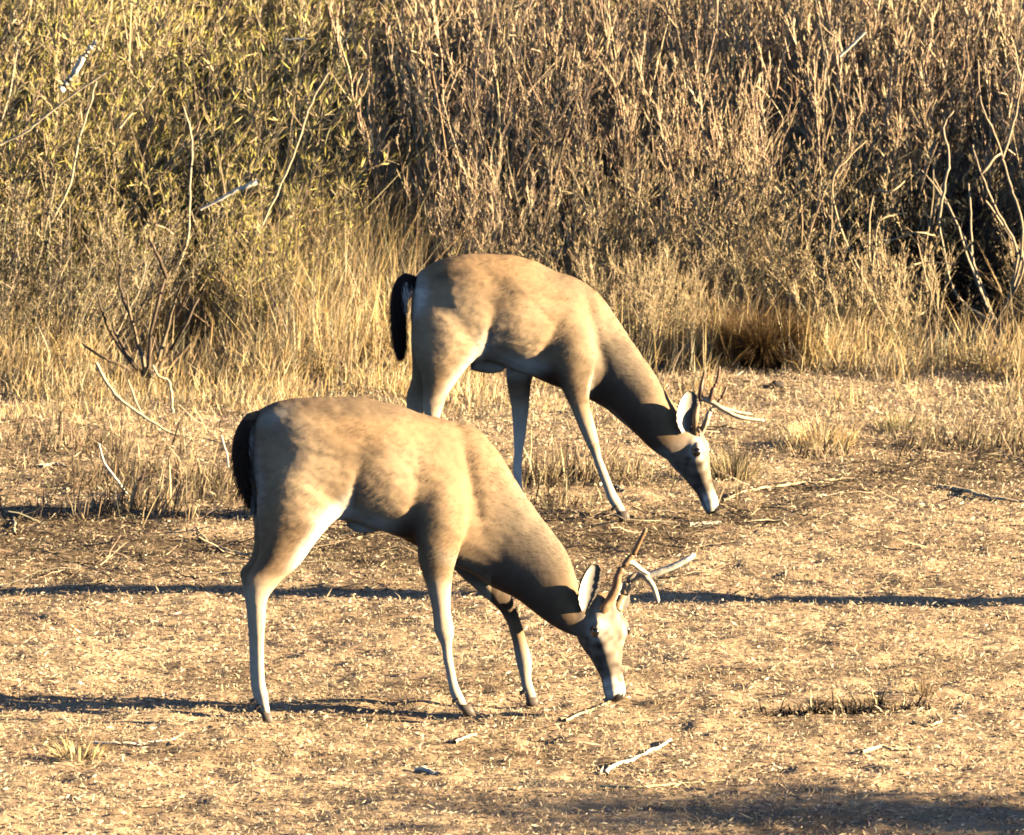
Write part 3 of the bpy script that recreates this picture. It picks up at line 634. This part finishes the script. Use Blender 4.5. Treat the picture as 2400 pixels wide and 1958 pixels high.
# twigs lying tangled on the darker soil
# ------------------------------------------------------------------ brush
def wander(base, direc, length, k, wig, up=0.0):
    """n polylines of k points with a drifting heading"""
    n = len(base); d = direc / np.linalg.norm(direc, axis=1, keepdims=True); P = [base]; st = (length / (k - 1))[:, None]
    for _ in range(k - 1):
        d = d + rng.normal(0, wig, (n, 3)); d[:, 2] += up; d /= np.linalg.norm(d, axis=1, keepdims=True)
        P.append(P[-1] + d * st)
    return np.stack(P, 1)
def along(P, per, lo, hi):
    n, k, _ = P.shape; i = np.repeat(np.arange(n), per); t = rng.uniform(lo, hi, n * per) * (k - 1)
    a = np.minimum(t.astype(int), k - 2); f = (t - a)[:, None]
    q = P[i, a] * (1 - f) + P[i, a + 1] * f; d = P[i, a + 1] - P[i, a]
    return q, d / (np.linalg.norm(d, axis=1, keepdims=True) + 1e-9), t / (k - 1)
def make_shrub(name, nst, height, spreadr, fan, lean, barkc, leafc, twigs=13, sub=4, lpt=2, leafL=(.022, .048), leafW=(.005, .010), r0=.005, wig=.09, uplift=.02, leaf_top=0.0, rnd=.42):
    b = np.stack([rng.normal(0, spreadr, nst), rng.normal(0, spreadr, nst), np.full(nst, -.03)], 1)
    d = np.stack([b[:, 0] * fan + rng.normal(0, .14, nst) + lean[0], b[:, 1] * fan + rng.normal(0, .14, nst) + lean[1], np.ones(nst)], 1)
    ln = height * rng.uniform(.55, 1.05, nst)
    P1 = wander(b, d, ln, 8, wig, uplift)
    R1 = np.linspace(1, .35, 8)[None] * rng.uniform(.6, 1.2, (nst, 1)) * r0
    q, dd, tt = along(P1, twigs, .12, 1)
    d2 = dd * .8 + rng.normal(0, rnd, q.shape); d2[:, 2] += .25
    P2 = wander(q, d2, rng.uniform(.10, .34, len(q)) * (1.1 - .4 * tt), 5, .13, .03)
    R2 = np.linspace(1, .45, 5)[None] * rng.uniform(.0019, .0040, (len(q), 1))
    q3, d3_, t3 = along(P2, sub, .1, 1)
    d3 = d3_ * .8 + rng.normal(0, rnd * 1.1, q3.shape); d3[:, 2] += .2
    P3 = wander(q3, d3, rng.uniform(.035, .11, len(q3)), 3, .15)
    R3 = np.linspace(1, .6, 3)[None] * rng.uniform(.0014, .0028, (len(q3), 1))
    def colr(n, k, s): return np.repeat(pick(barkc, n), k * s, axis=0)
    V, T, C = join([(*tubes(P1, R1, 4), colr(nst, 8, 4)), (*tubes(P2, R2, 3), colr(len(q), 5, 3)), (*tubes(P3, R3, 3), colr(len(q3), 3, 3))])
    stem = mesh_np(name + '_stem', V, T, C)
    q4, d4, _ = along(P3, lpt, .1, 1)
    if leaf_top > 0:
        k = q4[:, 2] > height * leaf_top * rng.uniform(.3, 1.2, len(q4)); q4, d4 = q4[k], d4[k]
    d4 = d4 + rng.normal(0, .34, d4.shape) + np.array((lean[0] * .6, 0, .35)); n4 = len(q4)
    V, T, C = leaves(q4, d4, rng.uniform(*leafL, n4), rng.uniform(*leafW, n4), pick(leafc, n4, .2))
    leaf = mesh_np(name + '_leaf', V, T, C)
    return stem, leaf
P = scatter(2300, -2.6, 2.6, 25.6, 30, lambda x, y: .06 + .9 * dullness(x, y)); n = len(P); P[:, 2] += rng.uniform(.003, .02, n)
hd = rng.normal(0, .7, n) + rng.integers(0, 2, n) * math.pi
Q = wander(P, np.stack([np.cos(hd), np.sin(hd), rng.normal(.02, .12, n)], 1), rng.gamma(3, .032, n) + .03, 5, .16)
Q[:, :, 2] = np.maximum(Q[:, :, 2], ground_z(Q[:, :, 0], Q[:, :, 1]) + .002)
V, T = tubes(Q, np.linspace(1, .5, 5)[None] * rng.uniform(.0014, .0032, (n, 1)), 3)
o = link('twig_litter', mesh_np('twig_litter', V, T, np.repeat(pick([(.09, .065, .045), (.16, .115, .075), (.12, .085, .06), (.45, .36, .23), (.28, .21, .13)], n), 15, axis=0)), M_TWIG)
tag(o, 'tangle of fine dead twigs lying on dark soil behind the nearer deer', 'twigs', kind='stuff')
BROWN = [(.42, .29, .17), (.52, .38, .23), (.32, .22, .135), (.62, .48, .29), (.18, .125, .08)]
BROWNL = [(.54, .38, .22), (.62, .46, .27), (.42, .29, .17), (.68, .53, .32), (.26, .18, .11)]
OLIVE = [(.64, .55, .12), (.56, .48, .17), (.76, .64, .17), (.46, .37, .15), (.70, .56, .24), (.48, .36, .20)]
OLIVEB = [(.55, .45, .21), (.62, .49, .26), (.46, .37, .19), (.68, .55, .31), (.34, .25, .14), (.60, .53, .17)]
GREENB = [(.40, .30, .17), (.52, .41, .24), (.32, .24, .13), (.26, .20, .12)]
brown_v = [make_shrub('brown_bush', 64, 1.5, .20, .30, (.10, 0), BROWN, BROWNL, 12, 3, 1, (.02, .045), (.004, .008), .0048, .06, .03, rnd=.24) for _ in range(4)]
tan_v = [make_shrub('tan_bush', 60, 1.0, .26, .15, (.10, -.03), [(.40, .30, .17), (.50, .385, .22), (.30, .22, .13)], [(.50, .38, .20), (.58, .45, .25), (.40, .29, .15)], 12, 3, 2, rnd=.26) for _ in range(2)]
olive_v = [make_shrub('leafy_bush', 26, 1.6, .16, .7, (.32, -.05), GREENB, OLIVE, 11, 4, 2, (.035, .08), (.004, .009), .0065, .10, .01, .30) for _ in range(3)]
sparse_v = [make_shrub('sparse_bush', 44, 1.45, .17, .6, (.34, -.05), [(.33, .25, .14), (.52, .42, .26), (.44, .35, .2), (.13, .095, .06), (.56, .46, .3), (.2, .15, .09)], OLIVEB, 10, 3, 2, (.022, .045), (.005, .009), .0085, .10, .0, .25) for _ in range(3)]
def plant(name, var, loc, rz, sc, label, cat, group=None):
    r = empty(name, loc, rz); r.scale = (sc, sc, sc * random.uniform(.92, 1.1))
    a = link('stem', var[0], M_TWIG, r); a['kind'] = 'stuff'; b = link('foliage', var[1], M_LEAF, r); b['kind'] = 'stuff'
    tag(r, label, cat, group); return r
hole = atY(2180, 640, 33.0)
def put(name, vs, x, y, sc, label, group, cat='bush'):
    z = float(ground_z(x, y)); return plant(name, random.choice(vs), (x, y, z - .02), random.uniform(-.6, .6) + random.choice((0, 3.14159)) * (name not in ('leafy_bush', 'sparse_bush')), sc, label, cat, group)
yy = 31.2
while yy < 38.6:
    sp = .46 + .03 * (yy - 31.2); half = .5 + 2400 / 2 / F * yy + .75
    xx = -half + random.uniform(0, .4)
    while xx < half:
        x, y = xx + random.uniform(-.14, .14), yy + random.uniform(-.2, .2)
        xx += sp
        if math.hypot((x - hole[0]) / .30, (y - 32.8) / 1.0) < 1: continue
        edge = 31.55 if x < -1.0 else 32.6 if x < -.35 else 31.7 if x < 1.2 else 32.0
        if y < edge: continue
        grow = .34 + .66 * float(sm(0, 2.6, y - edge)); k = grow * random.uniform(.85, 1.14)
        left = x < -.55 + .25 * math.sin(y * 3)
        if left or (x < -.1 and random.random() < .4):
            if float(vnoise(x, y, .7, 61)) + .35 * float(sm(33, 35, y)) * (x < -1.0) > .68:
                put('leafy_bush', olive_v, x, y, k, 'yellow-green leafy bush among the arching stems on the left', 'yellow-green bushes on the left')
            else:
                put('sparse_bush', sparse_v, x, y, k, 'thin olive-brown bush leaning right in the left half of the brush', 'olive-brown leaning bushes')
        elif y < edge + 1.3 and random.random() < .8:
            put('tan_bush', tan_v, x, y, k * 1.2, 'low straw coloured twiggy bush at the front edge of the thicket', 'tan bushes edging the thicket')
        else:
            put('brown_bush', brown_v, x, y, k, 'grey-brown twiggy bush in the dense thicket behind the deer', 'brown bushes of the thicket')
    yy += .50

tans = [o for o in COL.objects if o.get('group') == 'tan bushes edging the thicket']
tp = sorted((float(project(np.array([[*o.location[:2], .3]]))[0][0]), o.name) for o in tans)
lft = [n for x, n in tp if x < hole[0] / 33 * F + 1200][::-1]; rgt = [n for x, n in tp if x >= hole[0] / 33 * F + 1200]
words = ['first', 'second', 'third', 'fourth', 'fifth', 'sixth', 'seventh', 'eighth', 'ninth', 'tenth', 'eleventh', 'twelfth', 'thirteenth', 'fourteenth', 'fifteenth', 'sixteenth']
for names, side in ((lft, 'left'), (rgt, 'right')):
    for w, n in zip(words, names): COL.objects[n]['label'] = 'low straw coloured twiggy bush, the %s to the %s of the dark hollow' % (w, side)
# ------------------------------------------------------------------ single plants and branches
def branch(name, lines, label, cat, group=None, mat=M_WOOD, sides=6):
    """lines: (points3d, r0, r1, colour)"""
    parts = []; base = lines[0][0][0]
    for pts, r0, r1, c in lines:
        P = catmull(np.array(pts), 5); k = len(P)
        P[1:-1] += rng.normal(0, min(r0, .006) * .25, (k - 2, 3))
        V, T = tubes(P[None], np.linspace(r0, r1, k)[None], sides); parts.append((V, T, np.array(c)))
    V, T, C = join(parts)
    me = mesh_np(name, V - base, T, C, True); o = link(name, me, mat); o.location = base
    tag(o, label, cat, group); return o
def Yp(pts, Y): return [atY(x, y, Y + (q[0] if q else 0)) for x, y, *q in pts]
BLEACH = (.66, .58, .45); PALEB = (.47, .38, .24); DKB = (.10, .07, .045)
# bleached broken branch, upper left
branch('broken_branch', [(Yp([(142, 212), (180, 160), (205, 120), (225, 100)], 32.0), .016, .012, BLEACH)], 'bleached white broken branch in the leafy brush, upper left', 'branch')
branch('broken_branch', [(Yp([(470, 492), (520, 465), (556, 446), (580, 436), (603, 425)], 31.45), .005, .012, BLEACH)], 'short pale snapped twig in the brush left of centre', 'branch')
branch('broken_branch', [(Yp([(1968, 132), (1995, 108), (2030, 75)], 33.2), .007, .005, BLEACH)], 'thin white broken twig slanting in the brown thicket, upper right', 'branch')
branch('broken_branch', [(Yp([(668, 93), (700, 92), (717, 91)], 33.2), .004, .005, BLEACH)], 'tiny level pale twig in the green brush near the top', 'branch')
# long arching stems, left
for i, (pts, lab) in enumerate([
    ([(0, 340), (60, 310), (110, 270), (180, 215), (250, 170)], 'long pale stem arching up to the right in the upper left corner'),
    ([(120, 520), (165, 430), (185, 330), (215, 230), (225, 190)], 'tall pale stem with a kink left of the bleached branch'),
    ([(405, 650), (440, 560), (445, 440), (450, 330), (430, 250)], 'upright grey stem in the middle of the left brush'),
    ([(600, 560), (660, 430), (700, 330), (730, 240), (770, 170)], 'straight stem slanting right in the green brush'),
    ([(280, 300), (330, 240), (372, 185)], 'short slanted stem below the yellow leaves')]):
    branch('arching_branch', [(Yp(pts, 32.1 + .1 * i), .006, .004, PALEB)], lab, 'branch', 'arching stems in the left brush')
dark_v = [make_shrub('shade_bush', 34, .62, .15, .6, (0, 0), [(.03, .026, .022), (.045, .038, .03)], [(.022, .026, .02), (.03, .03, .026), (.04, .04, .03)], 13, 4, 3, (.02, .045), (.006, .011))]  # bush added in near-black colours to give the hollow its shade
put('shade_bush', dark_v, float(hole[0]), 33.1, 1.0, 'low bush in the dark hollow under the arching twigs, blackened for its shade', None)
# dark forked shrub, left middle
c = Yp([(345, 882)], 31.3)[0]
dk = [[(343, 885), (310, 850), (265, 790), (240, 730), (228, 690)], [(345, 885), (325, 810), (305, 740), (297, 690)], [(348, 885), (352, 800), (372, 700), (390, 650), (408, 610)], [(340, 880), (290, 860), (235, 835), (193, 805)],
      [(352, 885), (385, 800), (405, 720), (430, 660)], [(355, 885), (395, 830), (430, 770), (470, 690)], [(310, 850), (280, 800), (262, 760)], [(350, 870), (395, 860), (450, 800)], [(390, 650), (370, 600), (350, 560)], [(305, 740), (285, 690), (280, 640)]]
branch('forked_shrub', [(Yp([(x, y, .06 * math.sin(x * .1)) for x, y in l], 31.0), .0095, .004, DKB if i % 3 != 1 else (.19, .14, .085)) for i, l in enumerate(dk)], 'dark bare shrub forking low from one point at the left', 'bush')
branch('fallen_branch', [(Yp([(225, 850), (262, 915), (305, 955), (350, 985), (400, 1015), (440, 1022)], 29.5), .007, .004, PALEB)], 'pale bent branch lying down to the right beside the dark forked shrub', 'branch')
branch('bent_stalk', [(Yp([(405, 968), (402, 930), (395, 893), (372, 882), (358, 855)], 30.2), .006, .004, (.60, .46, .27))], 'pale bent stalk upright in golden grass at the left', 'branch')
branch('bent_stalk', [(Yp([(340, 985), (322, 950), (300, 890)], 29.8), .005, .0035, PALEB)], 'short pale stalk leaning left beside the fallen branch', 'branch')
branch('bent_stalk', [(Yp([(300, 1160), (270, 1120), (245, 1085), (232, 1040)], 28.0), .005, .0035, BLEACH)], 'bleached stalk leaning left over the dark stubble', 'branch')
branch('bent_stalk', [(Yp([(535, 1095), (530, 1060), (518, 1020)], 28.4), .004, .003, BLEACH)], 'thin bleached stalk just behind the black tail of the nearer deer', 'branch')
# pale leafless shrub at the right edge
br_l = [[(2340, 750), (2388, 630), (2395, 520), (2370, 440), (2350, 370), (2325, 300), (2300, 240), (2292, 140)], [(2350, 370), (2372, 300), (2390, 220), (2400, 160)], [(2344, 750), (2385, 600), (2340, 500), (2300, 410), (2280, 340)], [(2335, 755), (2298, 680), (2280, 600), (2275, 500), (2270, 430)],
        [(2330, 752), (2290, 640), (2260, 560), (2200, 450), (2160, 400)], [(2328, 752), (2270, 610), (2240, 520), (2190, 420)], [(2300, 410), (2330, 370), (2350, 360)], [(2326, 755), (2240, 690), (2215, 600), (2200, 520)], [(2346, 750), (2400, 620), (2370, 560), (2310, 470)], [(2200, 520), (2215, 430), (2225, 370), (2212, 300), (2235, 260)]]
branch('leafless_shrub', [(Yp([(x, y, .07 * math.sin(x * .07)) for x, y in l], 32.2), .0068, .0030, (.42, .33, .21) if i % 2 else (.34, .26, .165)) for i, l in enumerate(br_l)], 'pale leafless shrub with criss-cross branches at the right edge', 'bush')
arc = [[(2080, 760), (2050, 680), (2050, 590), (2100, 560), (2150, 545), (2190, 552)], [(2080, 760), (2040, 620), (2045, 460), (2090, 450), (2120, 425)], [(2090, 760), (2110, 690), (2130, 630), (2170, 615), (2230, 620)], [(2095, 762), (2180, 720), (2170, 650), (2150, 570)], [(2085, 760), (2055, 600), (2060, 520), (2100, 505), (2125, 500)], [(2078, 760), (1980, 560), (1950, 430), (1990, 370), (2030, 330)]]
branch('arching_shrub', [(Yp([(x, y, .05 * math.sin(x * .09)) for x, y in l], 32.1), .0050, .0025, (.46, .35, .2)) for l in arc], 'thin golden shrub arching over the dark hollow on the right', 'bush')
branch('crossed_twigs', [(Yp([(1545, 240), (1590, 300), (1640, 370), (1675, 430)], 33.4), .005, .0035, PALEB), (Yp([(1625, 340), (1655, 290), (1680, 230)], 33.4), .0035, .0025, PALEB)], 'crossed straight twigs in the brown thicket above the farther deer', 'branch')
# round russet tussock
tc0 = onground(1788, 862); n = 3200
hd = rng.uniform(0, 6.283, n); rr = np.sqrt(rng.random(n)) * .095
P = np.stack([tc0[0] + rr * np.cos(hd), tc0[1] + rr * np.sin(hd) * .8, np.full(n, -.01)], 1)
bl = blades(P - tc0, hd, rng.uniform(.19, .32, n), rng.uniform(0, .5, n), rng.uniform(.003, .005, n), rng.uniform(.4, 2.2, n), pick([(.20, .115, .045), (.26, .155, .06), (.14, .08, .035), (.34, .22, .09)], n) * .5, 1.1, .7)
o = link('tussock', mesh_np('tussock', *bl), M_GRASS); o.location = tc0; tag(o, 'round russet tussock of drooping grass at the foot of the thicket', 'grass tussock')

# tufts
def tuft(px, py, n, h, cols, label, rad=.05, lean=.5, group=None, wid=(.003, .006)):
    c = onground(px, py); hd = rng.uniform(0, 6.283, n); rr = np.sqrt(rng.random(n)) * rad
    P = np.stack([rr * np.cos(hd), rr * np.sin(hd), np.zeros(n)], 1); c[2] = float(ground_z(c[0], c[1])) - .005
    b = blades(P, hd, h * rng.uniform(.5, 1.1, n), np.abs(rng.normal(lean * .6, .3, n)), rng.uniform(*wid, n), rng.normal(.7, .4, n), pick(cols, n), 1.1, .75)
    o = link('grass_tuft', mesh_np('grass_tuft', *b), M_GRASS); o.location = c; tag(o, label, 'grass tuft', group); return o
tuft(185, 1790, 120, .075, GOLD, 'golden splayed grass tuft in the lower left foreground', .06, .9)
bc = onground(1985, 1668); n = 950
uu = rng.uniform(-1, 1, n); uu = uu * (1 - .25 * rng.random(n)); P = np.stack([bc[0] + uu * .25 + .02 * np.sin(uu * 9), bc[1] + .07 * uu + rng.normal(0, .016, n) * (1.3 - np.abs(uu)), np.zeros(n)], 1); P[:, 2] = ground_z(P[:, 0], P[:, 1]) - .003
bl = blades(P - bc, rng.uniform(0, 6.283, n), rng.gamma(2.2, .011, n) * (.55 + .8 * vnoise(uu * .25, 0 * uu, .05, 91)) + .008, np.abs(rng.normal(.6, .5, n)), rng.uniform(.003, .006, n), rng.normal(.8, .9, n), pick([(.035, .024, .016), (.06, .042, .027), (.025, .018, .012), (.09, .065, .04)], n), 1.2, .7)
cur = wander(P[:26] - bc, rng.normal(0, 1, (26, 3)) + np.array((0, 0, .8)), rng.uniform(.04, .10, 26), 6, .35)
tb = tubes(cur, np.linspace(1, .5, 6)[None] * rng.uniform(.002, .0035, (26, 1)), 4)
o = link('twig_clump', mesh_np('twig_clump', *join([bl, (*tb, np.repeat(pick([(.5, .38, .2), (.08, .055, .035), (.36, .25, .13)], 26), 24, axis=0))])), M_TWIG); o.location = bc
tag(o, 'low dark ragged clump of matted twigs in the right foreground', 'twig clump')
tuft(2160, 1630, 35, .08, [(.16, .11, .06), (.32, .24, .12)], 'dark thin tuft right of the dark twig clump', .04, .5)
tuft(2110, 1005, 120, .09, [(.34, .28, .13), (.40, .33, .17), (.24, .19, .1)], 'low olive grass clump right of the farther deer', .10, .6)
tuft(1925, 1045, 260, .12, GOLD, 'pale golden grass clump between the antlers and the right edge', .11, .4)
tuft(1720, 1120, 160, .15, [(.33, .26, .13), (.12, .09, .055), (.42, .33, .17)], 'dark stubbly clump right behind the head of the farther deer', .07, .2)

# sticks lying on the soil
def stick(pts, r, c, label, lift=.006):
    P = []
    for x, y, *z in pts:
        g_ = onground(x, y); g_[2] = float(ground_z(g_[0], g_[1])) + lift + (z[0] if z else 0); P.append(g_)
    return branch('stick', [(P, r, r * .6, c)], label, 'stick')
stick([(1325, 1694), (1380, 1668), (1420, 1650), (1440, 1636)], .0045, PALEB, 'slender pale twig lying under the muzzle of the nearer deer')
stick([(1420, 1815), (1430, 1798), (1480, 1780), (1530, 1760), (1573, 1738)], .0075, BLEACH, 'pale crooked stick lying in the foreground below the nearer head')
stick([(1066, 1746), (1085, 1730), (1115, 1715)], .006, (.5, .42, .28), 'short pale stick below the front hoof')
stick([(975, 1810), (1000, 1813), (1030, 1820)], .009, BLEACH, 'stubby bleached stick lying in the middle foreground')
stick([(2020, 1775), (2060, 1765), (2100, 1766), (2140, 1765)], .0065, (.6, .48, .3), 'pale stick lying in the lower right foreground')
stick([(1615, 1240), (1640, 1238), (1690, 1236)], .010, BLEACH, 'thick white stick lying in front of the farther muzzle')
stick([(1695, 1170), (1760, 1155), (1850, 1140), (1980, 1125)], .006, (.48, .37, .22), 'long straight twig lying right of the farther muzzle')
stick([(2200, 1145), (2260, 1155), (2320, 1178), (2400, 1183)], .008, (.56, .44, .28), 'long bent branch lying at the right edge')
stick([(1400, 1145), (1430, 1140), (1465, 1155)], .008, BLEACH, 'white stick lying behind the front hoof of the farther deer')
stick([(2140, 1690), (2180, 1700), (2205, 1690), (2195, 1672)], .005, (.55, .42, .25), 'hooked pale twig right of the dark twig clump')
stick([(215, 1755), (270, 1757), (330, 1755), (415, 1742)], .005, BLEACH, 'long thin white straw in the lower left foreground')
stick([(100, 1105), (130, 1100), (155, 1106)], .006, (.5, .42, .3), 'thick pale stick at the left edge of the clearing')
stick([(1400, 1846), (1500, 1850), (1600, 1840), (1700, 1836)], .004, (.55, .45, .25), 'very long thin straw low in the foreground')
stick([(35, 1262, 0), (33, 1230, .0), (34, 1195, .0)], .006, (.4, .3, .19), 'short brown stick at the far left edge')
stick([(570, 1300, 0), (520, 1285, 0), (480, 1262, 0), (460, 1240, 0)], .006, PALEB, 'curved pale twig lying left of the hind leg')
for x, y in ((55, 1225), (110, 1210), (30, 1190)):
    pass
# small dark stone
def stone(px, py, r, label):
    c = onground(px, py); ph = np.linspace(0, math.pi, 8)[1:-1]; ln = np.arange(12) * 2 * math.pi / 12
    rings = np.array([[np.array((r * 1.3 * math.sin(a) * math.cos(b), r * math.sin(a) * math.sin(b), r * .75 * math.cos(a))) * (1 + .22 * math.sin(3 * b + 2 * a)) for b in ln] for a in ph])
    V, T = ring_mesh(rings); o = link('stone', mesh_np('stone', V, T, None, True), M_STONE); o.location = (c[0], c[1], r * .4); tag(o, label, 'stone')
stone(1820, 908, .022, 'small dark stone on pale grass right of the far antlers')

# ------------------------------------------------------------------ trees beyond the right edge, whose shadows cross the clearing
def bare_tree(x, y, h, r, forks, label, crown=0):
    rt = empty('tree', (x, y, 0)); tag(rt, label, 'tree')
    k = 9; tz = np.linspace(-.1, h, k); P = np.stack([.06 * np.sin(tz * 1.7) + 0 * tz, .04 * np.sin(tz * 1.1), tz], 1)
    V, T = tubes(P[None], np.linspace(r, r * .5, k)[None], 10)
    link('trunk', mesh_np('trunk', V, T, np.array((.14, .105, .075)), True), M_WOOD, rt)
    b = np.repeat(P[4:], forks, axis=0); n = len(b)
    d = rng.normal(0, 1, (n, 3)); d[:, 2] = np.abs(d[:, 2]) + .5
    Q = wander(b, d, rng.uniform(.4, 1.1, n) * h * .28, 6, .15)
    q, dd, _ = along(Q, 6, .2, 1); Q2 = wander(q, dd + rng.normal(0, .5, q.shape), rng.uniform(.2, .6, len(q)), 4, .15)
    parts = [(*tubes(Q, np.linspace(r * .3, r * .08, 6)[None] * np.ones((n, 1)), 5), np.array((.14, .105, .075))), (*tubes(Q2, np.linspace(.008, .003, 4)[None] * np.ones((len(q), 1)), 3), np.array((.15, .11, .08)))]
    o = link('limb', mesh_np('limb', *join(parts)), M_TWIG, rt); o['kind'] = 'stuff'
    if crown:
        q, dd, _ = along(Q2, crown, .1, 1); m = len(q)
        q = q + rng.normal(0, .12, q.shape)
        o = link('crown', mesh_np('crown', *leaves(q, rng.normal(0, 1, q.shape), rng.uniform(.05, .09, m), rng.uniform(.02, .035, m), pick([(.08, .085, .03), (.11, .11, .035)], m))), M_LEAF, rt); o['kind'] = 'stuff'
gA = onground(2400, 1412)
bare_tree(4.2, float(gA[1]) - .31, 5.5, .105, 2, 'bare tree beyond the right edge whose trunk shadow crosses the clearing')
gB = onground(2400, 1900)
bare_tree(6.6, float(gB[1]) - .70, 1.3, .07, 5, 'small leafy tree beyond the lower right corner shading the foreground', 14)
